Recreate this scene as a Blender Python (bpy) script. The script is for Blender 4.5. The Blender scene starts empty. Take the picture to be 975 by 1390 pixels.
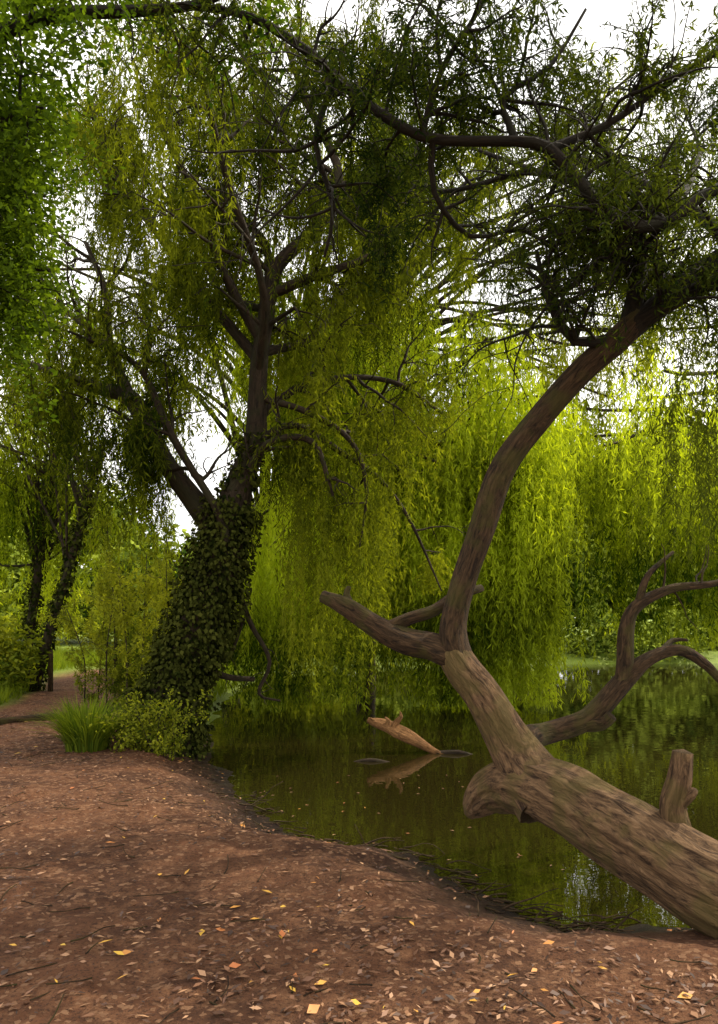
import bpy, math, random
import numpy as np
from mathutils import Vector
R = np.random.default_rng(7)
random.seed(7)
scene = bpy.context.scene
COL = scene.collection

# ---------------------------------------------------------------- helpers
def link(ob, parent=None):
    COL.objects.link(ob)
    if parent: ob.parent = parent
    return ob
def empty(name):
    e = bpy.data.objects.new(name, None); e.empty_display_size = .3
    return link(e)
def mesh_np(name, V, F, mat, attrs=None, smooth=False, parent=None):
    V = np.asarray(V, dtype=np.float32); F = np.asarray(F, dtype=np.int32)
    me = bpy.data.meshes.new(name)
    k = F.shape[1]
    me.vertices.add(len(V)); me.vertices.foreach_set('co', V.ravel())
    me.loops.add(F.size); me.loops.foreach_set('vertex_index', F.ravel())
    me.polygons.add(len(F)); me.polygons.foreach_set('loop_start', np.arange(0, F.size, k, dtype=np.int32))
    me.update(calc_edges=True)
    if smooth: me.polygons.foreach_set('use_smooth', np.ones(len(F), dtype=bool))
    for an, (typ, arr) in (attrs or {}).items():
        a = me.attributes.new(an, typ, 'POINT')
        a.data.foreach_set('value' if typ == 'FLOAT' else 'vector', np.asarray(arr, dtype=np.float32).ravel())
    me.materials.append(mat)
    return link(bpy.data.objects.new(name, me), parent)
def unit(a): return a / (np.linalg.norm(a, axis=-1, keepdims=True) + 1e-9)
def wnoise(X,Y,s,seed):
    g=np.random.default_rng(seed); o=0
    for i in range(7):
        a=g.uniform(0,6.28); f=s*g.uniform(.5,1.8); o=o+np.sin((X*math.cos(a)+Y*math.sin(a))*f+g.uniform(0,6.28)+1.3*np.sin(Y*f*.6+i))/7
    return o

def catmull(pts, step):
    P = np.array(pts, float)
    P = np.vstack([2*P[0]-P[1], P, 2*P[-1]-P[-2]])
    P[0,3:] = P[1,3:]; P[-1,3:] = P[-2,3:]
    out = []
    for i in range(1, len(P)-2):
        p0,p1,p2,p3 = P[i-1:i+3]
        n = max(2, int(np.linalg.norm(p2[:3]-p1[:3])/step))
        for t in np.linspace(0,1,n,endpoint=False):
            out.append(.5*((2*p1)+(-p0+p2)*t+(2*p0-5*p1+4*p2-p3)*t*t+(-p0+3*p1-3*p2+p3)*t**3))
    out.append(P[-2]); return np.array(out)

class Wood:
    def __init__(s): s.V=[]; s.F=[]; s.B=[]; s.n=0
    def tube(s, pts, sides=6, step=.25, lump=0., ridge=0., smooth=True):
        C = catmull(pts, step) if smooth else np.array(pts,float)
        n = len(C); c = C[:,:3]; r = np.maximum(C[:,3], .002)
        T = unit(np.gradient(c, axis=0))
        up = np.array([.31,.22,.93]);
        if abs(T[0]@up) > .9: up = np.array([1.,0,0])
        nrm = unit(np.cross(T[0], up)); N = []
        for i in range(n):
            nrm = unit(nrm - T[i]*(nrm@T[i])); N.append(nrm)
        N = np.array(N); Bn = np.cross(T, N)
        L = np.r_[0, np.cumsum(np.linalg.norm(np.diff(c,axis=0),axis=1))]
        a = np.arange(sides)/sides*2*np.pi
        ph = R.uniform(0,6.28,6)
        A, LL = np.meshgrid(a, L)
        m = 1 + lump*(np.sin(2*A+LL*3+ph[0])+.8*np.sin(3*A-LL*4.3+ph[1])+.7*np.sin(LL*7+ph[2]+A)) \
              + ridge*(np.sin(9*A+LL*1.5+ph[3])+.7*np.sin(14*A-LL*2.1+ph[4]+np.sin(LL*5))+.5*np.sin(23*A+3*np.sin(LL*3+ph[5])))
        V = c[:,None,:] + (r[:,None]*m)[...,None]*(np.cos(A)[...,None]*N[:,None,:]+np.sin(A)[...,None]*Bn[:,None,:])
        B = np.stack([np.cos(A)*r[:,None], np.sin(A)*r[:,None], LL+ph[0]*5], -1)
        V = V.reshape(-1,3); B = B.reshape(-1,3)
        i,j = np.meshgrid(np.arange(n-1), np.arange(sides), indexing='ij')
        j2=(j+1)%sides
        F = np.stack([i*sides+j, i*sides+j2, (i+1)*sides+j2, (i+1)*sides+j],-1).reshape(-1,4)
        s.V.append(V); s.B.append(B); s.F.append(F+s.n); s.n += len(V)
        for k,sg in ((n-1,1),(0,-1)):
            tip = c[k]+T[k]*r[k]*.35*sg
            s.V.append(tip[None]); s.B.append(np.array([[0,0,L[k]]])); ti=s.n; s.n+=1
            base = s.n-1-len(V)-(0 if sg==1 else 1)+k*sides
            jj=np.arange(sides); q=np.stack([base+jj, base+(jj+1)%sides, np.full(sides,ti), np.full(sides,ti)],-1)
            s.caps = getattr(s,'caps',[]); s.caps.append(q[:,:3])
        return C
    def build(s, name, mat, parent):
        V=np.vstack(s.V); F=np.vstack(s.F); B=np.vstack(s.B)
        caps=np.vstack(s.caps)
        me = bpy.data.meshes.new(name)
        nq, nt = len(F), len(caps)
        me.vertices.add(len(V)); me.vertices.foreach_set('co', V.astype(np.float32).ravel())
        idx=np.r_[F.ravel(), caps.ravel()].astype(np.int32)
        me.loops.add(len(idx)); me.loops.foreach_set('vertex_index', idx)
        ls=np.r_[np.arange(nq)*4, nq*4+np.arange(nt)*3].astype(np.int32)
        me.polygons.add(nq+nt); me.polygons.foreach_set('loop_start', ls)
        me.update(calc_edges=True)
        me.polygons.foreach_set('use_smooth', np.ones(nq+nt,dtype=bool))
        a=me.attributes.new('bark','FLOAT_VECTOR','POINT'); a.data.foreach_set('vector', B.astype(np.float32).ravel())
        me.materials.append(mat)
        return link(bpy.data.objects.new(name, me), parent)

def leaf_quads(P, D, L, W, side=None):
    n=len(P)
    if side is None: side = R.normal(size=(n,3))
    S = unit(np.cross(D, side))
    nn = np.cross(S, D)
    L=np.broadcast_to(L,(n,))[:,None]; W=np.broadcast_to(W,(n,))[:,None]
    mid=P+D*L*.42+nn*L*.05
    V=np.stack([P, mid+S*W/2, P+D*L, mid-S*W/2],1).reshape(-1,3)
    F=np.arange(4*n).reshape(n,4)
    return V,F
class Leaves:
    def __init__(s): s.V=[]; s.T=[]
    def add(s,P,D,L,W,tint,side=None):
        V,_=leaf_quads(P,D,L,W,side); s.V.append(V); s.T.append(np.repeat(np.broadcast_to(tint,(len(P),)),4))
    def strands(s, A, lens, spacing, L, W, drift=.35, tint0=None, floor=-.28, spread=.55, jit=.012, tw=.55):
        A=np.asarray(A,float); n=len(A)
        if n==0: return
        lens=np.minimum(lens, np.maximum(A[:,2]-floor,.2))
        cnt=np.maximum(3,(lens/spacing)).astype(int)
        idx=np.repeat(np.arange(n),cnt)
        sv=R.uniform(0,1,len(idx))**.9*lens[idx]
        ang=R.uniform(0,2*np.pi,n); dr=np.stack([np.cos(ang),np.sin(ang),np.zeros(n)],1)*R.uniform(.3,1,n)[:,None]*drift
        k=(1-np.exp(-sv/.45))[:,None]
        ph=R.uniform(0,6.28,n)
        sway=np.stack([np.sin(sv*1.7+ph[idx]),np.cos(sv*1.3+ph[idx]*2),np.zeros(len(idx))],1)*.05*(sv[:,None]**.7)
        P=A[idx]+dr[idx]*k+sway+R.normal(size=(len(idx),3))*jit
        P[:,2]-=sv-.12*(1-np.exp(-sv/.2))
        D=R.normal(size=(len(idx),3))*spread; D[:,2]-=.75
        D+=dr[idx]*np.exp(-sv/.4)[:,None]
        D=unit(D)
        t0=R.uniform(0,1,n) if tint0 is None else tint0
        nz=wnoise(P[:,0]+.6*P[:,1],P[:,2],1.1,77)
        t=np.clip(t0[idx]*tw+R.uniform(0,.35,len(idx))+nz*.9,0,1)
        f=R.uniform(.6,1.2,len(idx))
        s.add(P,D,L*f,W*f,t)
    def blob(s,C,rad,n,L,W,t,flat=.6):
        D=unit(R.normal(size=(n,3))*[1,1,flat]); P=C+unit(R.normal(size=(n,3)))*(R.uniform(0,1,(n,1))**.5)*rad
        D[:,2]-=.3; s.add(P,unit(D),L*R.uniform(.6,1.3,n),W*R.uniform(.7,1.2,n),np.clip(t+R.uniform(-.2,.2,n),0,1))
    def build(s,name,mat,parent):
        V=np.vstack(s.V); T=np.concatenate(s.T)
        return mesh_np(name,V,np.arange(len(V)).reshape(-1,4),mat,{'tint':('FLOAT',T)},parent=parent)

def grow(p,d,length,r,droop=.0,wob=.25,n=6):
    pts=[]; p=np.array(p,float); d=unit(np.array(d,float)); st=length/n
    for i in range(n+1):
        pts.append([*p, max(r*(1-.8*i/n),.003)])
        d=unit(d+R.normal(size=3)*wob+np.array([0,0,-droop*i/n])); p=p+d*st
    return pts
def ramify(wood, C, n, lr, r, anchors, t0=.2, up=.25, level=2, yb=0., droop=.12, sides=5, sub=5):
    m=len(C)
    for k in range(n):
        i=int((t0+(1-t0)*R.uniform())*(m-1)); i=min(i,m-2)
        T=unit(C[i+1,:3]-C[i,:3]); q=unit(R.normal(size=3)*[1,1,.7]); q=unit(q-T*(q@T))
        d=unit(T*R.uniform(.2,.8)+q+np.array([0,yb,up]))
        ln=R.uniform(*lr); rr=min(r, C[i,3]*.75)
        pts=grow(C[i,:3],d,ln,rr,droop,.2,6)
        Cs=wood.tube(pts,sides,.3)
        if level>1: ramify(wood,Cs,sub,(ln*.35,ln*.7),rr*.5,anchors,.15,up*.5,level-1,0,droop*2,3,sub)
        else:
            for q_ in Cs[1:]: anchors.append(q_[:3])

# ---------------------------------------------------------------- materials
def nodes(name):
    m=bpy.data.materials.new(name); m.use_nodes=True; nt=m.node_tree; nt.nodes.clear()
    out=nt.nodes.new('ShaderNodeOutputMaterial'); return m,nt,out
def N(nt,t,**k):
    n=nt.nodes.new(t)
    for a,b in k.items():
        if a.startswith('i_'): n.inputs[a[2:].replace('_',' ')].default_value=b
        else: setattr(n,a,b)
    return n
def mix(nt,fac,a,b,blend='MIX'):
    n=nt.nodes.new('ShaderNodeMix'); n.data_type='RGBA'; n.blend_type=blend
    for s,v in ((0,fac),(6,a),(7,b)):
        if isinstance(v,bpy.types.NodeSocket): nt.links.new(v,n.inputs[s])
        elif s==0: n.inputs[0].default_value=v
        else: n.inputs[s].default_value=(*v,1)
    return n.outputs[2]
def leaf_mat(name,c1,c2,trans=.42):
    m,nt,out=nodes(name)
    a=N(nt,'ShaderNodeAttribute',attribute_name='tint')
    c=mix(nt,a.outputs['Fac'],c1,c2)
    d=N(nt,'ShaderNodeBsdfDiffuse'); nt.links.new(c,d.inputs[0])
    if trans==0:
        nt.links.new(d.outputs[0],out.inputs[0]); return m
    t=N(nt,'ShaderNodeBsdfTranslucent'); ct=mix(nt,1.,c,(1.9,1.8,.5),'MULTIPLY'); nt.links.new(ct,t.inputs[0])
    m1=N(nt,'ShaderNodeMixShader'); m1.inputs[0].default_value=trans; nt.links.new(d.outputs[0],m1.inputs[1]); nt.links.new(t.outputs[0],m1.inputs[2])
    nt.links.new(m1.outputs[0],out.inputs[0]); return m
def bark_mat(name,c1,c2,c3,scale=1.,bump=.5):
    m,nt,out=nodes(name)
    a=N(nt,'ShaderNodeAttribute',attribute_name='bark')
    mp=N(nt,'ShaderNodeMapping'); mp.inputs['Scale'].default_value=(30*scale,30*scale,6.0*scale); nt.links.new(a.outputs['Vector'],mp.inputs[0])
    n1=N(nt,'ShaderNodeTexNoise',i_Scale=1.,i_Detail=8.,i_Roughness=.72,i_Distortion=.8); nt.links.new(mp.outputs[0],n1.inputs['Vector'])
    v=N(nt,'ShaderNodeTexNoise',i_Scale=4.2,i_Detail=5.); nt.links.new(a.outputs['Vector'],v.inputs['Vector'])
    r=N(nt,'ShaderNodeMapRange'); r.inputs[1].default_value=.38; r.inputs[2].default_value=.62; nt.links.new(n1.outputs[0],r.inputs[0])
    c=mix(nt,r.outputs[0],c1,c2); r2=N(nt,'ShaderNodeMapRange'); r2.inputs[1].default_value=.48; r2.inputs[2].default_value=.6; nt.links.new(v.outputs[0],r2.inputs[0])
    mlt=N(nt,'ShaderNodeMath',operation='MULTIPLY'); nt.links.new(r2.outputs[0],mlt.inputs[0]); mlt.inputs[1].default_value=.6
    c=mix(nt,mlt.outputs[0],c,c3)
    p=N(nt,'ShaderNodeBsdfPrincipled'); p.inputs['Roughness'].default_value=.85; p.inputs['Specular IOR Level'].default_value=.2
    nt.links.new(c,p.inputs['Base Color'])
    b=N(nt,'ShaderNodeBump'); b.inputs['Strength'].default_value=bump; b.inputs['Distance'].default_value=.05; nt.links.new(n1.outputs[0],b.inputs['Height']); nt.links.new(b.outputs[0],p.inputs['Normal'])
    nt.links.new(p.outputs[0],out.inputs[0]); return m

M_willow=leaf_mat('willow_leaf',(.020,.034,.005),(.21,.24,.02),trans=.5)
M_dark=leaf_mat('willow_leaf_shaded',(.010,.020,.006),(.095,.12,.017),trans=.4)  # willow leaf darkened, backlit shade of the upper canopy painted in
M_glow=leaf_mat('willow_leaf_sunlit',(.025,.052,.004),(.42,.50,.032),trans=.5)  # willow leaf brightened, sunlit glow of the curtains put into the colour
M_far=leaf_mat('distant_leaf',(.03,.06,.008),(.32,.38,.045),trans=0)
M_syc=leaf_mat('sycamore_leaf',(.018,.044,.006),(.11,.17,.016),trans=.5)
M_ivy=leaf_mat('ivy_leaf',(.008,.014,.003),(.075,.08,.015),trans=0)
M_grass=leaf_mat('grass_blade',(.06,.10,.012),(.20,.25,.025),trans=.4)
M_shrub=leaf_mat('shrub_leaf',(.04,.065,.008),(.28,.30,.03),trans=.45)
M_bark=bark_mat('willow_bark',(.012,.008,.005),(.05,.033,.019),(.03,.03,.011))
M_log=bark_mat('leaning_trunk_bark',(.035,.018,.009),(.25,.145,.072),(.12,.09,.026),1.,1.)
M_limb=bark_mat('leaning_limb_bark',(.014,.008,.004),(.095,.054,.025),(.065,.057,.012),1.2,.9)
M_dlimb=bark_mat('silhouette_limb_bark',(.008,.006,.004),(.026,.018,.011),(.018,.017,.008),1.2,.6)  # bark colour darkened so limbs read as silhouettes against the sky
M_drift=bark_mat('driftwood',(.09,.04,.015),(.34,.17,.065),(.15,.08,.03),1.4,.6)

# ---------------------------------------------------------------- pond outline and terrain
shore=np.array([(-2.45,11.9),(-1.9,9.6),(-1.45,8.4),(-1.1,7.5),(-.75,6.8),(-.42,6.3),(.0,6.12),(.42,6.05),(.68,5.6),(.85,5.15),(1.05,4.72),(1.3,4.58),(1.62,4.55),
 (1.9,4.62),(2.3,4.55),(2.9,4.5),(3.6,4.7),(5,4.8),(8,5.5),(14,6),(24,9),(32,18),(34,30),(24,32),(14,31),(6,30),(0,29),(-3,26),(-3.2,20),(-2.9,15)],float)
def pond_dist(X,Y):
    P=np.stack([X,Y],-1).reshape(-1,2); d=np.full(len(P),1e9); ins=np.zeros(len(P),bool)
    for i in range(len(shore)):
        a=shore[i]; b=shore[(i+1)%len(shore)]; ab=b-a
        t=np.clip(((P-a)@ab)/(ab@ab),0,1); q=a+t[:,None]*ab
        d=np.minimum(d,np.linalg.norm(P-q,axis=1))
        c=((a[1]>P[:,1])!=(b[1]>P[:,1]))&(P[:,0]<(b[0]-a[0])*(P[:,1]-a[1])/(b[1]-a[1]+1e-12)+a[0])
        ins^=c
    return np.where(ins,-d,d).reshape(X.shape)
def ground_h(X,Y):
    d=pond_dist(X,Y)
    d=d+.2*wnoise(X,Y,5,1)+.08*wnoise(X,Y,17,2)
    t=np.clip(d/1.1,0,1); h=np.where(d>0,-.3+.3*(t*t*(3-2*t))**.8,-.3+np.maximum(d*.45,-.7))
    h=h+np.clip(d+.05,0,1)*(.05*wnoise(X,Y,2.2,3)+.024*wnoise(X,Y,9,4)+.014*wnoise(X,Y,25,5))
    far=np.clip((np.hypot(X,Y)-30)/60,0,1); h=h+far*(1.2+.8*wnoise(X,Y,.05,6))*np.clip(d,0,1)
    return h,d
gx=np.unique(np.r_[np.linspace(-500,-60,10),np.linspace(-60,-8,40),np.arange(-8,4,.055),np.arange(4,12,.3),np.linspace(12,60,40),np.linspace(60,500,10)])
gy=np.unique(np.r_[np.linspace(-60,0,12),np.arange(0,2,.25),np.arange(2,13,.055),np.arange(13,24,.25),np.linspace(24,80,60),np.linspace(80,900,14)])
X,Y=np.meshgrid(gx,gy); H,Dp=ground_h(X,Y)
def path_c(Y): return -5.2-.12*(Y-12)-.02*(Y-12)**2
def grass_mask(X,Y,d):
    g=np.clip((Y-12.2+.6*wnoise(X,Y,1.5,8))/1.0,0,1)
    pth=np.clip(1.0-np.abs(X-path_c(Y)+.15*wnoise(X,Y,2,9))/1.3,0,1); pth=np.clip(pth*3,0,1)*(Y<24)
    g2=np.clip((-6.6-X+.3*wnoise(X,Y,2,10)),0,1)*(Y>9)
    g=np.maximum(g,g2)
    g=g*(1-pth*(Y>8)*(X>-9)); g=np.where(np.hypot(X,Y)>26,1,g); return np.clip(g,0,1)
G=grass_mask(X,Y,Dp)
ny,nx=X.shape
V=np.stack([X,Y,H],-1).reshape(-1,3)
i,j=np.meshgrid(np.arange(ny-1),np.arange(nx-1),indexing='ij')
F=np.stack([i*nx+j,i*nx+j+1,(i+1)*nx+j+1,(i+1)*nx+j],-1).reshape(-1,4)
m,nt,out=nodes('soil_and_grass')
tc=N(nt,'ShaderNodeNewGeometry'); P_=tc.outputs['Position']
def noise(s,d=5.,r=.6):
    n=N(nt,'ShaderNodeTexNoise',i_Scale=s,i_Detail=d,i_Roughness=r); nt.links.new(P_,n.inputs['Vector']); return n.outputs[0]
def rng(v,a,b):
    n=N(nt,'ShaderNodeMapRange'); n.inputs[1].default_value=a; n.inputs[2].default_value=b; nt.links.new(v,n.inputs[0]); return n.outputs[0]
n1=noise(1.1); n2=noise(8,7,.72); n3=noise(55,5,.75); n4=noise(.35,3)
c=mix(nt,rng(n1,.38,.62),(.085,.032,.013),(.20,.080,.034)); c=mix(nt,rng(n2,.46,.68),c,(.30,.14,.066)) 
sp=N(nt,'ShaderNodeTexVoronoi',i_Scale=42.); nt.links.new(P_,sp.inputs['Vector'])
c=mix(nt,rng(n3,.5,.66),c,(.045,.017,.008))
sr=N(nt,'ShaderNodeSeparateColor'); nt.links.new(sp.outputs['Color'],sr.inputs[0])
c=mix(nt,rng(sr.outputs[0],.88,.93),c,(.32,.165,.085))
wet=N(nt,'ShaderNodeAttribute',attribute_name='shore'); c=mix(nt,rng(wet.outputs['Fac'],.0,1.),c,(.022,.010,.006))
ga=N(nt,'ShaderNodeAttribute',attribute_name='grass')
gc=mix(nt,rng(n2,.3,.7),(.06,.10,.012),(.24,.30,.03)); gc=mix(nt,rng(n4,.4,.6),gc,(.24,.32,.04))  # grass colour brightened to paint sunlight onto the meadow
c=mix(nt,ga.outputs['Fac'],c,gc)
p=N(nt,'ShaderNodeBsdfPrincipled'); p.inputs['Specular IOR Level'].default_value=.25; nt.links.new(c,p.inputs['Base Color'])
r3=N(nt,'ShaderNodeMapRange'); r3.inputs[3].default_value=.9; r3.inputs[4].default_value=.3; nt.links.new(wet.outputs['Fac'],r3.inputs[0]); nt.links.new(r3.outputs[0],p.inputs['Roughness'])
b=N(nt,'ShaderNodeBump'); b.inputs['Strength'].default_value=1.; b.inputs['Distance'].default_value=.05
ad=N(nt,'ShaderNodeMath',operation='ADD'); nt.links.new(n2,ad.inputs[0]); nt.links.new(n3,ad.inputs[1]); nt.links.new(ad.outputs[0],b.inputs['Height']); nt.links.new(b.outputs[0],p.inputs['Normal'])
nt.links.new(p.outputs[0],out.inputs[0])
wetv=np.clip(1.1-(H+.3)/.24,0,1)*(np.hypot(X,Y)<40)
mesh_np('ground',V,F,m,{'grass':('FLOAT',G.ravel()),'shore':('FLOAT',wetv.ravel())},smooth=True)

# water
m,nt,out=nodes('pond_water')
p=N(nt,'ShaderNodeBsdfPrincipled'); p.inputs['Base Color'].default_value=(.016,.012,.003,1); p.inputs['Roughness'].default_value=.01; p.inputs['IOR'].default_value=1.75; p.inputs['Specular IOR Level'].default_value=1.
tc=N(nt,'ShaderNodeNewGeometry'); mp=N(nt,'ShaderNodeMapping'); mp.inputs['Scale'].default_value=(1,2.0,1); nt.links.new(tc.outputs['Position'],mp.inputs[0])
nz=N(nt,'ShaderNodeTexNoise',i_Scale=1.6,i_Detail=3.); nt.links.new(mp.outputs[0],nz.inputs['Vector'])
b=N(nt,'ShaderNodeBump'); b.inputs['Strength'].default_value=.07; b.inputs['Distance'].default_value=.04; nt.links.new(nz.outputs[0],b.inputs['Height']); nt.links.new(b.outputs[0],p.inputs['Normal'])
nt.links.new(p.outputs[0],out.inputs[0])
mesh_np('pond_water',[(-5,4,-.3),(36,4,-.3),(36,35,-.3),(-5,35,-.3)],[(0,1,2,3)],m)

# ---------------------------------------------------------------- ivy-clad willow on the bank
T1=empty('willow_tree'); w=Wood(); fl=Leaves()
Y0=10.
def e(x,z,r,dy=0.): return (x,Y0+dy,z,r)
trunk=w.tube([e(-2.68,-.15,.48),e(-2.58,.3,.36),e(-2.45,.8,.31),e(-2.16,1.5,.30),e(-1.9,2.3,.28),e(-1.75,3.0,.24),e(-1.55,3.6,.17),e(-1.4,4.1,.14),e(-1.36,5,.12),e(-1.22,6,.105),e(-1.1,6.4,.095),e(-.75,6.75,.08),e(-.45,7.1,.07),e(-.27,7.6,.06),e(-.45,8.1,.055),e(-.75,8.7,.045),e(-1,9.4,.03)],16,.15,.04,.02)
limbs=[[e(-1.85,2.75,.2),e(-2.2,3.15,.16),e(-2.67,3.8,.135),e(-3.1,4.6,.12,.1),e(-3.5,4.75,.09,.2),e(-4,4.95,.07,.3),e(-4.8,5.25,.04,.4)],
 [e(-3.08,4.55,.09),e(-3.5,5.4,.07,.3),e(-3.6,6.2,.055,.5),e(-4.0,7.1,.03,.8)],
 [e(-1.75,2.6,.06,-.3),e(-1.85,3.0,.055,-.35),e(-2.45,4.0,.05,-.4),e(-2.85,4.85,.04,-.5),e(-3.6,5.2,.025,-.6)],
 [e(-1.36,5.1,.08),e(-2.0,5.9,.07,.2),e(-2.6,6.7,.05,.4),e(-3.3,7.6,.04,.6),e(-4.0,8.1,.025,.8)],
 [e(-1.3,5.3,.07),e(-1.75,6.1,.06,-.3),e(-2.1,7.0,.045,-.5),e(-2.6,8.0,.03,-.8)],
 [e(-1.22,5.9,.07),e(-1.3,6.8,.055,.3),e(-1.7,7.4,.05,.6),e(-2.2,8.3,.04,.9),e(-2.0,9.3,.025,1.2)],
 [e(-1.2,6.0,.07),e(-.6,6.15,.06,-.2),e(0,6.3,.05,-.3),e(.55,6.6,.04,-.3),e(1.35,6.95,.025,-.2)],
 [e(-.4,7.2,.05),e(.1,7.6,.045,.4),e(.5,8.2,.035,.9),e(.9,8.7,.02,1.2)],
 [e(-1.4,4.3,.07),e(-.9,4.9,.055,.6),e(-.2,5.2,.045,1.0),e(.6,5.2,.035,1.3),e(1.3,4.8,.02,1.5)],
 [e(-1.42,4.0,.06),e(-.9,4.3,.05,.3),e(-.3,4.0,.045,.5),e(.3,3.6,.035,.6),e(.75,3.0,.025,.7),e(1.2,2.0,.012,.7)],
 [e(-1.38,4.6,.05),e(-.7,4.35,.045,-.2),e(-.1,3.95,.035,-.2),e(.1,3.3,.025,-.2),e(.0,2.5,.012,-.2)],
 [e(-1.36,4.9,.06),e(-1.2,5.7,.05,-.8),e(-1.5,6.6,.04,-1.6),e(-1.7,7.5,.03,-2.2)],
 [e(-1.36,5.2,.07),e(-.7,5.8,.05,1.0),e(-.3,6.9,.04,2.0),e(.2,8,.03,2.6)],
 [e(-1.22,5.8,.06),e(-2.1,6.4,.05,1.2),e(-3.2,7.0,.04,2.1),e(-4.3,7.6,.03,2.6)],
 [e(-1.6,3.4,.06),e(-1.2,3.9,.05,-.3),e(-.6,3.9,.04,-.4),e(-.35,3.2,.03,-.4)],
 [e(-.3,7.5,.05),e(.4,7.9,.04,.8),e(1.2,8.2,.03,1.4),e(2.0,8.0,.02,1.8)],
 [e(-1.1,8.9,.04),e(-1.9,9.6,.03,.5),e(-2.8,9.8,.02,1.0)],
 [e(-.7,8.6,.04),e(.0,9.3,.03,.6),e(.8,9.6,.02,1.0)],
 [e(-3.3,7.6,.04,.6),e(-3.7,8.4,.03,.8),e(-4.0,9.4,.02,1.0)],
 [e(-3.5,5.4,.05,.3),e(-4.2,6.0,.04,.6),e(-4.9,6.3,.03,.9)]]
anc=[]
ramify(w,trunk,16,(.9,2.0),.04,anc,.6,.25,2)
for k,l in enumerate(limbs):
    C=w.tube(l,8,.15,.05)
    ramify(w,C,5 if k in(9,10,14) else 10,(.6,1.7) if k not in(9,10,14) else (.4,1.0),.03,anc,.2,.3,2)
anc=np.array(anc)
anc=anc[anc[:,2]>2.2]
def clump(anc,keep,scale,seed,thr):
    g=wnoise(anc[:,0]*1.0+anc[:,1]*.3,anc[:,2],scale,seed)
    m_=(g>thr)&(R.uniform(size=len(anc))<keep); return anc[m_]
def sparse(A,x0,x1,z0,z1,keep,y1=99):
    """thin the crown where this tree is bare"""
    k=(A[:,0]>x0)&(A[:,0]<x1)&(A[:,2]>z0)&(A[:,2]<z1)&(A[:,1]<y1); return A[~(k&(R.uniform(size=len(A))>keep))]
g_=wnoise(anc[:,0]+anc[:,1]*.3,anc[:,2],1.7,21)
A=anc[g_>np.where(anc[:,0]<-2,-.3,-.18)]
A=sparse(A,-3.2,-2.3,7.5,8.4,.15); A=sparse(A,-2.6,-1.5,3.4,5.4,.12); A=sparse(A,-1.9,-.75,3.6,7.4,.15,9.95)
if len(A)>9600: A=A[R.permutation(len(A))[:9600]]
ln=R.uniform(.3,1.0,len(A))*np.where(R.uniform(size=len(A))<.15,1.8,1)
fl.strands(A,ln,.03,.10,.019,floor=1.9,spread=.45,tw=.65)
B=np.array([(-.95+R.uniform(0,1.4),10+R.uniform(-.6,1.6),R.uniform(3.0,4.6)) for _ in range(280)])
fl.strands(B,R.uniform(1.2,3.6,280),.03,.10,.018,floor=.45,spread=.38,tw=.7)
fl.build('willow_foliage',M_willow,T1)
for l in ([e(-1.7,2.0,.05,.3),e(-1.5,1.5,.04,.3),e(-1.25,1.0,.03,.3),e(-1.4,.55,.025,.3),e(-1.1,.45,.015,.3)],
          [e(-2.2,.9,.06,.4),e(-1.9,.75,.05,.7),e(-1.55,.7,.04,.9)],[e(-1.6,1.6,.03,.2),e(-1.8,1.1,.025,.3),e(-2.0,.95,.015,.4)]):
    C=w.tube(l,6,.1,.05); ramify(w,C,4,(.2,.5),.01,[],.3,0,1,sides=4)
w.build('trunk_and_limbs',M_bark,T1)
iv=Leaves()
def ivy(C,n,th,L=.075):
    m_=len(C); seg=R.integers(0,m_-1,n); t=R.uniform(size=n)[:,None]
    c=C[seg]*(1-t)+C[seg+1]*t; T=unit(C[seg+1,:3]-C[seg,:3]); q=unit(R.normal(size=(n,3))); q=unit(q-T*(q*T).sum(1,keepdims=True))
    lum=.5+.5*wnoise(c[:,2]*2+np.arctan2(q[:,1],q[:,0]),c[:,2],3,33)
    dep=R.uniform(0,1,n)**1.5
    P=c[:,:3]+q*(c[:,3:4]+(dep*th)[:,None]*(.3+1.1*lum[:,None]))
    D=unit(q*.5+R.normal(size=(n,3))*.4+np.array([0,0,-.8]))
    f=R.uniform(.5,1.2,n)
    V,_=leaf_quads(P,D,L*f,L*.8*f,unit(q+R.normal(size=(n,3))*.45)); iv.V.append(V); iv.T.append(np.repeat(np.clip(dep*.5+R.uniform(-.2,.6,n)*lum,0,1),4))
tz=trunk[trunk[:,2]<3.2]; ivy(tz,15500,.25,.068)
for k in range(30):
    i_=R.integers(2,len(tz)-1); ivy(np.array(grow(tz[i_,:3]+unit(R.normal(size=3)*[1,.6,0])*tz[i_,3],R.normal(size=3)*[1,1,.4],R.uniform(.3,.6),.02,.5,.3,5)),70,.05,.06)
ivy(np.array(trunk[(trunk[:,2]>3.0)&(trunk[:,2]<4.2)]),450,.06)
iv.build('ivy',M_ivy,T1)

# ---------------------------------------------------------------- leaning willow (fallen trunk, right)
T2=empty('willow_tree'); w=Wood(); wl=Wood(); big=Wood(); fl=Leaves()
big.tube([(3.5,2.9,-.25,.42),(2.9,3.3,-.02,.33),(2.35,3.7,.06,.27),(1.95,4.05,.12,.235),(1.68,4.55,.25,.235),(1.42,5.05,.36,.235),(1.2,5.45,.38,.215),(1.05,5.65,.30,.18),(.96,5.74,.2,.14),(.90,5.8,.1,.09),(.87,5.82,.04,.04)],72,.03,.04,.03)
big.tube([(1.35,5.2,.3,.24),(1.2,5.42,.55,.19),(1.08,5.5,.76,.155),(.93,5.58,1.03,.142),(.8,5.65,1.2,.138),(.72,5.7,1.34,.125),(.70,5.7,1.42,.08)],40,.04,.03,.025)
big.tube([(1.9,4.3,.12,.09),(1.87,4.32,.34,.075),(1.84,4.32,.5,.07),(1.87,4.3,.66,.065),(1.89,4.3,.82,.055)],24,.03,.06,.04)
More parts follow.
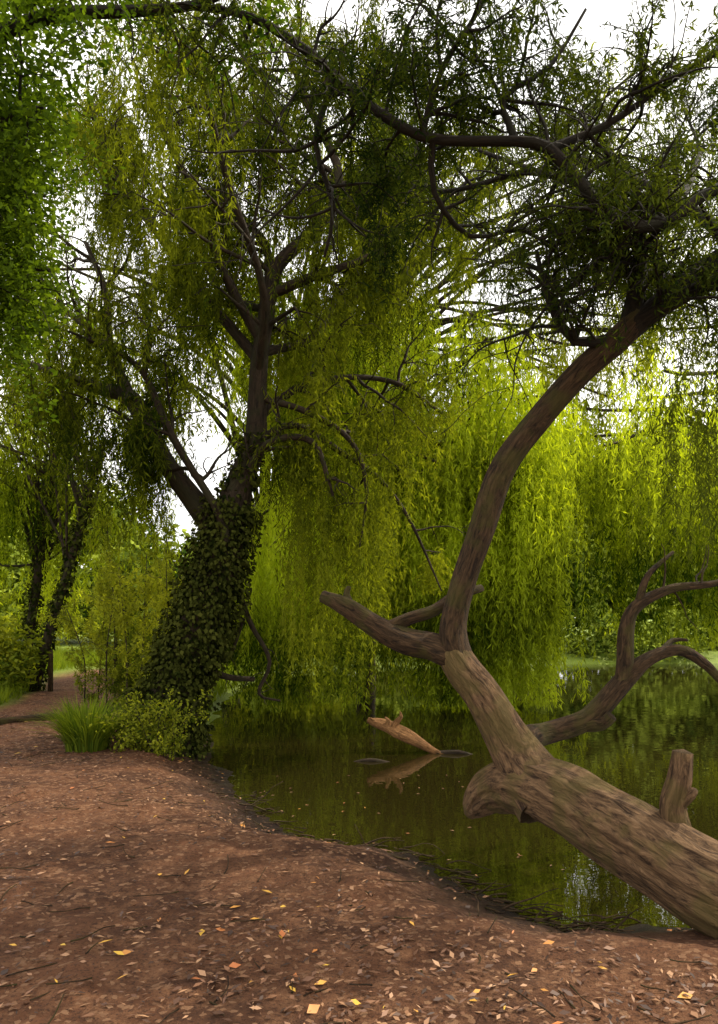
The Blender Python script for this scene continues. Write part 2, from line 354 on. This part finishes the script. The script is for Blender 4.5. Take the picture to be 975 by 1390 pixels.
big.tube([(1.86,4.32,.5,.05),(1.93,4.28,.58,.035),(1.95,4.27,.61,.02)],12,.03,.06,.03)
big.build('lying_trunk',M_log,T2)
wl.tube([(.86,5.62,1.1,.12),(.76,5.68,1.28,.125),(.72,5.7,1.5,.11),(.77,5.7,1.75,.10),(.93,5.7,2.23,.098),(1.10,5.7,2.74,.098),(1.39,5.7,3.14,.10),(1.70,5.6,3.48,.098),(1.93,5.5,3.68,.095),(2.08,5.5,3.85,.085)],28,.05,.04,.02)
wl.tube([(.8,5.67,1.25,.10),(.68,5.7,1.33,.115),(.55,5.75,1.38,.105),(.38,5.8,1.42,.10),(.14,5.9,1.54,.085),(-.1,6,1.69,.075),(-.3,6.1,1.78,.05)],24,.04,.07,.025)
wl.tube([(.22,5.88,1.52,.06),(.4,5.85,1.60,.05),(.6,5.85,1.66,.045),(.78,5.9,1.78,.04),(1.0,6.0,1.85,.03)],10,.06,.08)
wl.tube([(-.05,6,1.68,.04),(-.1,6.05,1.8,.03),(-.08,6.05,1.86,.02)],8,.04,.08)
wl.tube([(1.15,5.5,.6,.12),(1.32,5.75,.66,.1),(1.5,5.95,.67,.085),(1.82,6,.76,.085),(1.97,6,.88,.085),(2.18,6,1.12,.08),(2.36,6,1.27,.06),(2.6,6,1.34,.05),(2.8,6,1.24,.04),(2.95,6,1.09,.03),(3.2,6,.8,.02)],16,.05,.06,.02)
wl.tube([(1.8,6,.74,.07),(1.95,5.95,.75,.06),(2.02,5.9,.82,.05)],10,.05,.06)
C1=wl.tube([(2.15,6,1.08,.075),(2.17,6,1.26,.073),(2.18,6,1.5,.065),(2.25,6,1.69,.05),(2.54,6,1.84,.035),(2.95,6,1.9,.025),(3.3,6,2.1,.015)],12,.05,.06)
ramify(wl,C1,5,(.2,.6),.012,[],.5,.3,1,sides=4)
wl.tube([(2.45,6,1.31,.03),(2.6,6.1,1.42,.02),(2.72,6.1,1.42,.012)],6,.05,.06)
wl.tube([(2.27,6,1.7,.035),(2.35,6,1.95,.025),(2.6,6.1,2.15,.015)],6,.05,.06)
wl.build('main_limbs',M_limb,T2)
UL=[[(2.0,5.5,3.72,.085),(2.06,5.5,4.0,.07),(2.10,5.5,4.3,.055),(2.0,5.3,4.7,.03)],
 [(1.95,5.5,3.7,.085),(2.38,5.45,4.05,.08),(2.77,5.4,4.32,.07),(3.26,5.3,4.6,.06),(3.7,5.2,5.1,.04)],
 [(2.0,5.5,3.76,.07),(2.45,5.3,3.98,.05),(2.85,5.1,4.0,.04),(3.3,4.9,3.9,.02)],
 [(3.5,5.2,4.9,.05),(3.1,5.1,4.5,.045),(2.44,5,4.52,.04),(2.07,5,4.27,.04),(1.74,5,4.3,.04),(1.51,5,4.55,.038),(1.29,5,4.79,.038),(1.07,5,4.84,.034),(.77,5,4.84,.034),(.42,5,4.87,.034),(.07,5,5.08,.034),(-.16,5,5.28,.032),(-.31,5,5.42,.03),(-.73,5,5.68,.026),(-1.13,5,5.75,.02)],
 [(1.3,5,4.79,.03),(1.68,5,4.95,.025),(2.05,5,5.2,.02),(2.5,5,5.5,.012)],
 [(1.07,5,4.84,.025),(1.0,5.1,5.2,.02),(1.35,5.2,5.5,.015),(1.6,5.2,5.9,.01)],
 [(.42,5,4.87,.025),(.55,4.9,5.25,.02),(.8,4.8,5.6,.015),(.85,4.8,5.9,.01)],
 [(.5,5,4.86,.024),(.52,5.1,4.55,.02),(.8,5.3,4.35,.016),(1.2,5.4,4.45,.012),(1.5,5.5,4.3,.008)],
 [(1.95,5.5,3.7,.05),(1.6,5.45,3.65,.035),(1.4,5.4,3.9,.025),(1.3,5.4,4.3,.015)],
 [(2.1,5.5,4.25,.03),(1.85,5.5,4.3,.025),(1.5,5.4,4.0,.018),(1.2,5.3,4.1,.01)],
 [(-.16,5,5.28,.024),(-.3,5.1,4.9,.02),(-.18,5.2,4.5,.016),(-.25,5.3,4.2,.01)],
 [(2.8,5.4,4.32,.05),(2.7,6.2,5.1,.045),(2.3,7.0,5.9,.035),(1.8,7.8,6.6,.02)],
 [(2.4,5.45,4.07,.05),(2.5,6.4,4.6,.04),(2.9,7.4,5.0,.03),(3.4,8.3,5.2,.02)],
 [(2.07,5,4.27,.035),(1.9,5.7,4.9,.03),(1.5,6.4,5.5,.025),(1.0,7.0,6.1,.015)],
 [(2.7,6.2,5.1,.04),(3.2,7,5.9,.03),(3.6,7.8,6.6,.02),(3.7,8.4,7.4,.01)],
 [(2.3,7.0,5.9,.03),(2.6,7.6,6.7,.02),(2.4,8.0,7.5,.01)],
 [(1.5,6.4,5.5,.025),(.7,6.9,5.6,.02),(.1,7.4,6.2,.012)]]
anc=[]
for k,l in enumerate(UL):
    C=w.tube(l,8,.12,.05)
    ramify(w,C,24 if k==3 else 12,(.4,1.1),.015,anc,.12,.25,2,droop=.15,sub=6)
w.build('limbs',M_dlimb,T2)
anc=np.array(anc)
A=clump(anc,1,2.6,41,-.24); A=A[~((A[:,0]<.0)&(A[:,2]<4.6))]; A=A[~((A[:,2]<3.9)&(A[:,0]<1.8)&(R.uniform(size=len(A))<.8))]
A=sparse(A,1.9,3.0,3.2,3.9,.2); A=sparse(A,.4,1.3,4.1,4.7,.25); A=sparse(A,1.2,2.6,3.6,4.5,.45)
if len(A)>8200: A=A[R.permutation(len(A))[:8200]]
ln=R.uniform(.08,.30,len(A))*np.where((A[:,0]>2.2)&(R.uniform(size=len(A))<.2),2.2,1)
fl.strands(A,ln,.022,.062,.0125,drift=.25,floor=1.9,spread=.85)
B=np.array([(R.uniform(2.7,4.6),R.uniform(5.6,7.4),R.uniform(3.2,4.4)) for _ in range(210)])
fl.strands(B,R.uniform(.6,2.0,210),.022,.08,.015,floor=2.0,spread=.4)
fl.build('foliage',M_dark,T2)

# ---------------------------------------------------------------- overhanging sycamore, top left
T3=empty('sycamore_tree'); w=Wood(); fl=Leaves()
w.tube([(-4.3,4.6,-.1,.34),(-4.2,4.7,1.5,.26),(-4.1,4.9,3.2,.22),(-4.0,5,4.6,.2),(-3.9,5.1,6.5,.15)],16,.15,.03)
S=[[(-4.0,5,4.4,.12),(-3.3,5,5.1,.08),(-2.8,5,5.42,.06),(-2.43,5,5.58,.05),(-2.03,5,5.70,.045),(-1.63,5,5.72,.04),(-1.13,5,5.76,.03),(-.7,5,5.95,.02)],
   [(-4.0,5,4.1,.08),(-3.4,4.9,4.5,.06),(-2.7,4.9,4.8,.04),(-2.1,4.9,5.0,.02)],
   [(-4.0,5,3.7,.07),(-3.5,5.2,4.1,.05),(-2.9,5.4,4.2,.03),(-2.3,5.5,4.2,.015)],
   [(-3.9,5,5.6,.09),(-3.2,5.4,6.3,.06),(-2.4,5.8,6.7,.04),(-1.5,6,7.0,.02)],
   [(-3.4,4.9,4.5,.05),(-2.9,5.2,4.6,.03),(-2.3,5.4,4.7,.015)]]
anc=[]
for k,l in enumerate(S):
    C=w.tube(l,8,.15,.04); ramify(w,C,11,(.4,.9),.012,anc,.3,.05,2,droop=.25)
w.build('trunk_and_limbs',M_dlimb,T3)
A=np.array(anc)
A=A[(A[:,0]<-1.55-(5.6-A[:,2])*.38)|((A[:,2]>5.4)&(R.uniform(size=len(A))<.6))]
A=A[(A[:,0]<-2.5)|(R.uniform(size=len(A))<.7)]
idx=np.repeat(np.arange(len(A)),13); P=A[idx]+R.normal(size=(len(idx),3))*.09
D=unit(R.normal(size=(len(idx),3))*[1,1,.5]+[0,0,-.35]); f=R.uniform(.5,1.2,len(idx))
fl.add(P,D,.056*f,.032*f,np.clip(R.uniform(0,1,len(idx))*.6+.2+wnoise(P[:,0],P[:,2],2,5)*.6,0,1))
fl.build('foliage',M_syc,T3)

# ---------------------------------------------------------------- weeping willows beyond
def weeper(base,lean,H_,boughs,per,lr,rad,leafL,leafW,spacing,mat,floor,trunk_r=.35,ivyclad=0,bl=M_bark,spread=.34):
    T=empty('weeping_willow_tree'); w=Wood(); fl=Leaves()
    bx,by=base; gz=float(ground_h(np.array([[bx]]),np.array([[by]]))[0][0,0])-.1
    top=np.array([bx+lean[0],by+lean[1],H_*.62])
    tr=w.tube([(bx,by,gz,trunk_r*1.3),(bx+lean[0]*.25,by+lean[1]*.25,H_*.15,trunk_r),(bx+lean[0]*.6,by+lean[1]*.6,H_*.36,trunk_r*.8),(*top,trunk_r*.5)],12,.3,.03)
    for b_ in boughs:
        b_=np.array(b_,float); i=int(R.uniform(.45,.95)*(len(tr)-1)); s_=tr[i,:3]
        mid=(s_+b_)/2+np.array([0,0,.18*np.linalg.norm(b_-s_)])+R.normal(size=3)*.3
        w.tube([(*s_,trunk_r*.35),(*mid,trunk_r*.2),(*b_,.03)],6,.4,.03)
        nn=int(per*R.uniform(.6,1.3)); A=b_+R.normal(size=(nn,3))*[rad,rad,rad*.45]
        A=A[np.repeat(np.arange((nn+2)//3),3)[:nn]]+R.normal(size=(nn,3))*[.05,.05,.15]
        base_t=R.uniform(0,.5)
        fl.strands(A,R.uniform(lr[0],lr[1],nn)*R.uniform(.6,1.2),spacing,leafL,leafW,drift=.32,tint0=np.clip(base_t+R.uniform(0,.6,nn),0,1),floor=floor,spread=spread,jit=.02,tw=.8)
    if ivyclad:
        global iv; iv=Leaves(); ivy(tr,ivyclad,.11,.1); iv.build('ivy',M_ivy,T)
    w.build('trunk_and_boughs',bl,T); fl.build('hanging_foliage',mat,T)
U=R.uniform
bo=[(U(-2.2,3.6),U(14.2,19.),U(4.2,9)) for _ in range(44)]+\
   [(U(1.8,3.9),U(14.6,16.2),U(2.4,6.5)) for _ in range(30)]+[(U(-2.5,3.5),U(15,18.),U(2.6,4.5)) for _ in range(26)]
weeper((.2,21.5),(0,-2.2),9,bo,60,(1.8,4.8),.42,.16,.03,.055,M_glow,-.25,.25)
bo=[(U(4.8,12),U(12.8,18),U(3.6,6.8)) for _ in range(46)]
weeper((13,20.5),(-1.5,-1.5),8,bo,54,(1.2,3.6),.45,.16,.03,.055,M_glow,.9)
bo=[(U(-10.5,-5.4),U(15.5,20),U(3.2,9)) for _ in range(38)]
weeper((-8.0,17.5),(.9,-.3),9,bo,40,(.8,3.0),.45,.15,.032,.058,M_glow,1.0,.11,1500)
bo=[(U(-9.5,-5.6),U(15,18),U(4.5,9.5)) for _ in range(18)]
weeper((-7.1,16),(1.5,.2),9,bo,36,(.8,2.4),.4,.14,.03,.058,M_willow,2.5,.10,1500)
bo=[]
while len(bo)<66:
    p_=(U(-8,9),U(16,22),U(7.5,14.5))
    if wnoise(np.array(p_[0]),np.array(p_[2]),.9,55)>-.06: bo.append(p_)
weeper((-4.6,25),(3.0,-3),14,bo,36,(1,2.4),.55,.2,.042,.075,M_willow,4.5,.3)

# ---------------------------------------------------------------- distant woodland
fl=Leaves(); w=Wood()
def crown(c,rad,ncl,nl,cr,L,lo=-.35):
    c=np.array(c,float); q=unit(R.normal(size=(ncl,3))); q[:,2]=np.maximum(np.abs(q[:,2])*1.3+lo,q[:,2])
    cc=c+q*np.array(rad)*R.uniform(.6,1.,(ncl,1)); 
    for k in range(ncl): fl.blob(cc[k],cr*R.uniform(.6,1.2),nl,L,L*.55,R.uniform(0,1))
for k in range(42):
    x=-28+k*1.75+U(-.6,.6); y=37+U(0,6); h_=U(3.0,4.6) if x>-8 else U(2.2,3.4)
    crown((x,y,h_*.9),(2.6,2,h_),48,80,1.2,.48,-1)
for (x,y,z,rx,rz) in [(-24,42,6,7,5.5),(-18,46,6,5,4.5),(-3,46,6,5,4.5),(4,44,8,6,6),(11,43,8,6,6),(18,44,8,6,6),(26,45,8,7,6),(34,40,8,7,7),(-33,36,7,7,7)]:
    crown((x,y,z),(rx,4,rz),90,100,1.7,.52,-.8)
    w.tube([(x,y,-.2,.35),(x+.3,y,z*.6,.28),(x,y,z+1.5,.15)],6,1)
for k in range(50):
    x=-6+k*.8+U(-.5,.5); y=30.3+max(0,x*.06)+U(0,3)
    crown((x,y,.2),(1.2,1.2,U(.8,2.2)),12,75,.7,.25)
wd=empty('distant_woodland'); w.build('trunks',M_bark,wd); fl.build('foliage',M_far,wd)

fl=Leaves()
for (x,y,z,rx,rz,n_) in [(-8.0,15.2,.5,1.3,1.0,26),(-9.5,14.2,.6,1.2,1.0,22),(-10.5,18,1.2,1.4,1.8,26),(-12.5,22,1.2,2,1.8,26),(-4.3,14.5,.7,.6,.9,14),(-3.5,13,.6,.7,.8,14),(-3.6,16,1.0,.9,1.4,20),(-3.6,22,1,1.5,1.6,24),(-3.8,27,1.2,2,2,24),(-6,29,.6,2,.8,18),(-10,30,.7,3,1.0,24),(-14,34,1.5,3,2,24),(-1.5,30,.8,2,1.2,20)]:
    crown((x,y,z),(rx,rx*.8,rz),n_,150,.45,.13)
fl.build('bank_shrubs',M_shrub,None)
sp_=empty('willow_sapling'); w=Wood(); fl=Leaves(); A=[]
for k in range(11):
    x=-4.9+U(0,2.0); y=12+U(0,1.8); h_=U(1.6,3.6)
    C=w.tube([(x,y,-.05,.016),(x+U(-.1,.1),y,h_*.5,.012),(x+U(-.3,.3),y,h_,.006)],5,.2)
    ramify(w,C,16,(.3,.8),.006,A,.1,.5,1,droop=.1,sides=3)
A=np.array(A); fl.strands(A,U(.08,.3,len(A)),.02,.08,.022,drift=.2,spread=1.0)
w.build('stems',M_bark,sp_); fl.build('foliage',M_shrub,sp_)

def tuft(cx,cy,n,hr,spread,W,name,mat,parent=None,cz=0.):
    V=[];F=[];T=[]; 
    for k in range(n):
        a=U(0,6.28); r0=spread*.35*U()**.5; h_=U(*hr); o=U(.15,1)*spread
        p0=np.array([cx+math.cos(a)*r0,cy+math.sin(a)*r0,cz]); s_=np.array([-math.sin(a),math.cos(a),0])*W/2
        seg=5; tt=U()
        for i_ in range(seg+1):
            t=i_/seg; c_=p0+np.array([math.cos(a)*o*t**1.7,math.sin(a)*o*t**1.7,h_*(1.25*t-.55*t**2.6*(o/spread)-.1*t)])
            ww=(1-t**2)+.05; V+= [c_-s_*ww,c_+s_*ww]; T+=[tt,tt]
        b0=len(V)-2*(seg+1)
        for i_ in range(seg): F.append((b0+2*i_,b0+2*i_+1,b0+2*i_+3,b0+2*i_+2))
    return mesh_np(name,np.array(V),np.array(F),mat,{'tint':('FLOAT',np.array(T))},parent=parent)
tuft(-3.35,9.1,560,(.42,.74),.74,.018,'sedge_plant',M_grass,cz=-.03)
tuft(-3.75,9.9,240,(.35,.6),.5,.018,'sedge_plant',M_grass,cz=-.03)
sh=Leaves(); w=Wood(); be=empty('bramble_shrub'); A=[]
for k in range(34):
    pts=grow((-2.6+U(-.4,.4),9.1+U(-.25,.2),-.08),(U(-.6,.6),U(-.5,.2),1),U(.4,.95),.008,.3,.15,6)
    C=w.tube(pts,3,.1); A+= [q[:3] for q in C[1:]]
A=np.array(A); idx=np.repeat(np.arange(len(A)),8); P=A[idx]+R.normal(size=(len(idx),3))*.05
sh.add(P,unit(R.normal(size=(len(idx),3))+[0,0,-.2]),.055*U(.6,1.3,len(idx)),.028,U(0,1,len(idx)))
w.build('stems',M_bark,be); sh.build('leaves',M_shrub,be)

n=60000; x=U(-16,-2.6,n); y=11.5+U(0,1,n)**1.6*20; h0,d0=ground_h(x[None],y[None]); g=grass_mask(x,y,d0[0])
k=(g>U(.3,.8,n))&(d0[0]>.15); P=np.stack([x,y,h0[0]],1)[k]; n=len(P)
gl=Leaves(); D=unit(R.normal(size=(n,3))*.35+[0,0,1]); gl.add(P,D,U(.1,.32,n)*(1+.02*P[:,1]),.02,U(.2,1,n)); gl.build('grass',M_grass,None)

def litter_mat():
    m,nt,out=nodes('fallen_leaf'); a=N(nt,'ShaderNodeAttribute',attribute_name='tint'); r=N(nt,'ShaderNodeValToRGB'); nt.links.new(a.outputs['Fac'],r.inputs[0])
    el=r.color_ramp.elements; el[0].color=(.03,.012,.006,1); el[1].color=(.62,.38,.04,1)
    for p_,c_ in ((.35,(.09,.036,.016,1)),(.7,(.20,.09,.042,1)),(.9,(.40,.22,.11,1)),(.965,(.45,.14,.04,1))): q=el.new(p_); q.color=c_
    p=N(nt,'ShaderNodeBsdfPrincipled'); p.inputs['Roughness'].default_value=.6; nt.links.new(r.outputs[0],p.inputs['Base Color']); nt.links.new(p.outputs[0],out.inputs[0]); return m
n=34000; y=2+U(0,1,n)**1.3*11; x=U(-1,1,n)*(y*.62+1)-.3; h0,d0=ground_h(x[None],y[None])
dens=.4+.9*wnoise(x,y,2.2,12)+.5*wnoise(x,y,7,13)
k=(d0[0]>.03)&(grass_mask(x,y,d0[0])<.6)&(U(size=n)<dens+.12); x=x[k];y=y[k];z=h0[0][k]; n=len(x)
a=U(0,6.28,n); D=unit(np.stack([np.cos(a),np.sin(a),R.normal(size=n)*.18],1)); lt=Leaves()
f=U(.35,1.2,n); tin=U(0,.93,n)**1.2; yl=U(size=n)<.028; tin[yl]=U(.96,1,yl.sum()); f[yl]*=1.35
S_=np.stack([R.normal(size=n)*.3,R.normal(size=n)*.3,np.ones(n)],1)
lt.add(np.stack([x,y,z+.012],1),D,.052*f,.013*f*U(.6,2.2,n),tin,side=S_); 
x=U(-1.2,1.6,60); y=U(5.2,9,60); _,d0=ground_h(x[None],y[None]); k=d0[0]<-.1; x=x[k];y=y[k];n=len(x); a=U(0,6.28,n)
lt.add(np.stack([x,y,np.full(n,-.294)],1),np.stack([np.cos(a),np.sin(a),np.zeros(n)],1),.045,.014,U(.7,1,n),side=np.tile([0.,0,1],(n,1)))
lt.build('fallen_leaves',litter_mat(),None)
w=Wood()
for k in range(280):
    y=U(2.8,10); x=U(-.6,.5)*y; h0,d0=ground_h(np.array([[x]]),np.array([[y]]))
    if d0[0,0]<.0 : continue
    a=U(0,6.28); w.tube(grow((x,y,h0[0,0]+.008),(math.cos(a),math.sin(a),.02),U(.06,.28),.0045,0,.12,4),4,.05)
for k in range(140):
    s_=U(0,1); i_=R.integers(2,12); q=shore[i_]*(1-s_)+shore[i_+1]*s_; q=q+R.normal(size=2)*.12-np.array([0,.1])
    h0,_=ground_h(np.array([[q[0]]]),np.array([[q[1]]])); a=U(-.6,.6)+(0 if U()<.5 else 3.14)
    w.tube(grow((q[0],q[1],max(h0[0,0],-.3)+.012),(math.cos(a),math.sin(a)*.6,.04),U(.1,.5),U(.004,.010),.15,.2,5),4,.06)
w.build('fallen_twigs',M_limb,None)

dw=empty('driftwood_log'); w=Wood()
w.tube([(.12,10.6,.13,.03),(.24,10.58,.10,.06),(.42,10.55,.05,.085),(.62,10.5,-.04,.095),(.85,10.45,-.16,.075),(1.08,10.4,-.28,.05),(1.3,10.35,-.36,.03)],18,.04,.14,.07)
w.tube([(.48,10.54,.03,.06),(.55,10.5,.13,.04),(.60,10.47,.21,.026),(.58,10.46,.28,.008)],8,.03,.15,.08)
w.tube([(.40,10.54,.06,.05),(.42,10.5,.15,.025),(.37,10.48,.20,.008)],8,.03,.15,.08)
w.tube([(.26,10.58,.1,.03),(.17,10.55,.17,.014),(.13,10.5,.18,.005)],8,.03,.1)
w.build('wood',M_drift,dw)
w=Wood(); w.tube([(1.1,10.4,-.31,.05),(1.4,10.35,-.28,.035),(1.62,10.3,-.33,.02)],8,.08,.1); w.tube([(-.15,9.8,-.35,.03),(.15,9.8,-.285,.03),(.5,9.75,-.34,.02)],8,.08,.1); w.build('sunken_branch',M_bark,dw)

w=Wood(); w.tube([(-6.4,10.3,.02,.07),(-5.6,10.9,.03,.075),(-4.9,11.6,.03,.07),(-4.6,12.0,.0,.06)],10,.2,.05); w.build('path_edging_log',M_limb,None)
w=Wood(); w.tube([(-6.7,16,-.2,.06),(-6.7,16,.45,.06),(-6.7,16,.9,.055)],8,.2,.02); w.build('wooden_post',M_limb,None)

# ---------------------------------------------------------------- light
SUN_DIR=Vector((.58,.30,.74)).normalized()
sd=bpy.data.lights.new('sun','SUN'); sd.energy=5; sd.angle=math.radians(.5); sd.color=(1,.91,.72)
so=link(bpy.data.objects.new('sun',sd)); so.rotation_euler=(-SUN_DIR).to_track_quat('-Z','Y').to_euler()
el=math.asin(SUN_DIR.z); az=math.atan2(SUN_DIR.x,SUN_DIR.y)
wd=bpy.data.worlds.new('World'); scene.world=wd; wd.use_nodes=True; nt=wd.node_tree; nt.nodes.clear()
out=nt.nodes.new('ShaderNodeOutputWorld'); bg=nt.nodes.new('ShaderNodeBackground'); bg.inputs[1].default_value=.15
sk=nt.nodes.new('ShaderNodeTexSky'); sk.sky_type='NISHITA'; sk.sun_disc=False; sk.sun_elevation=el; sk.sun_rotation=az; sk.dust_density=3
tc=nt.nodes.new('ShaderNodeTexCoord'); nz=nt.nodes.new('ShaderNodeTexNoise'); nz.inputs['Scale'].default_value=2.2; nz.inputs['Detail'].default_value=3; nt.links.new(tc.outputs['Generated'],nz.inputs['Vector'])
mr=nt.nodes.new('ShaderNodeMapRange'); mr.inputs[1].default_value=.35; mr.inputs[2].default_value=.55; mr.inputs[3].default_value=.7; nt.links.new(nz.outputs[0],mr.inputs[0])
c=mix(nt,mr.outputs[0],sk.outputs[0],(13,12.7,12.2)); nt.links.new(sk.outputs[0],c.node.inputs[6])
nt.links.new(c,bg.inputs[0]); nt.links.new(bg.outputs[0],out.inputs[0])

# ---------------------------------------------------------------- camera
cd=bpy.data.cameras.new('camera'); co=link(bpy.data.objects.new('camera',cd)); co.location=(0,0,1.6); co.rotation_euler=(math.radians(90),0,0)
cd.sensor_fit='VERTICAL'; cd.sensor_height=36; cd.lens=25.9; cd.shift_y=.104; cd.clip_end=2000
scene.camera=co
scene.view_settings.view_transform='Standard'; scene.view_settings.look='None'; scene.view_settings.exposure=0
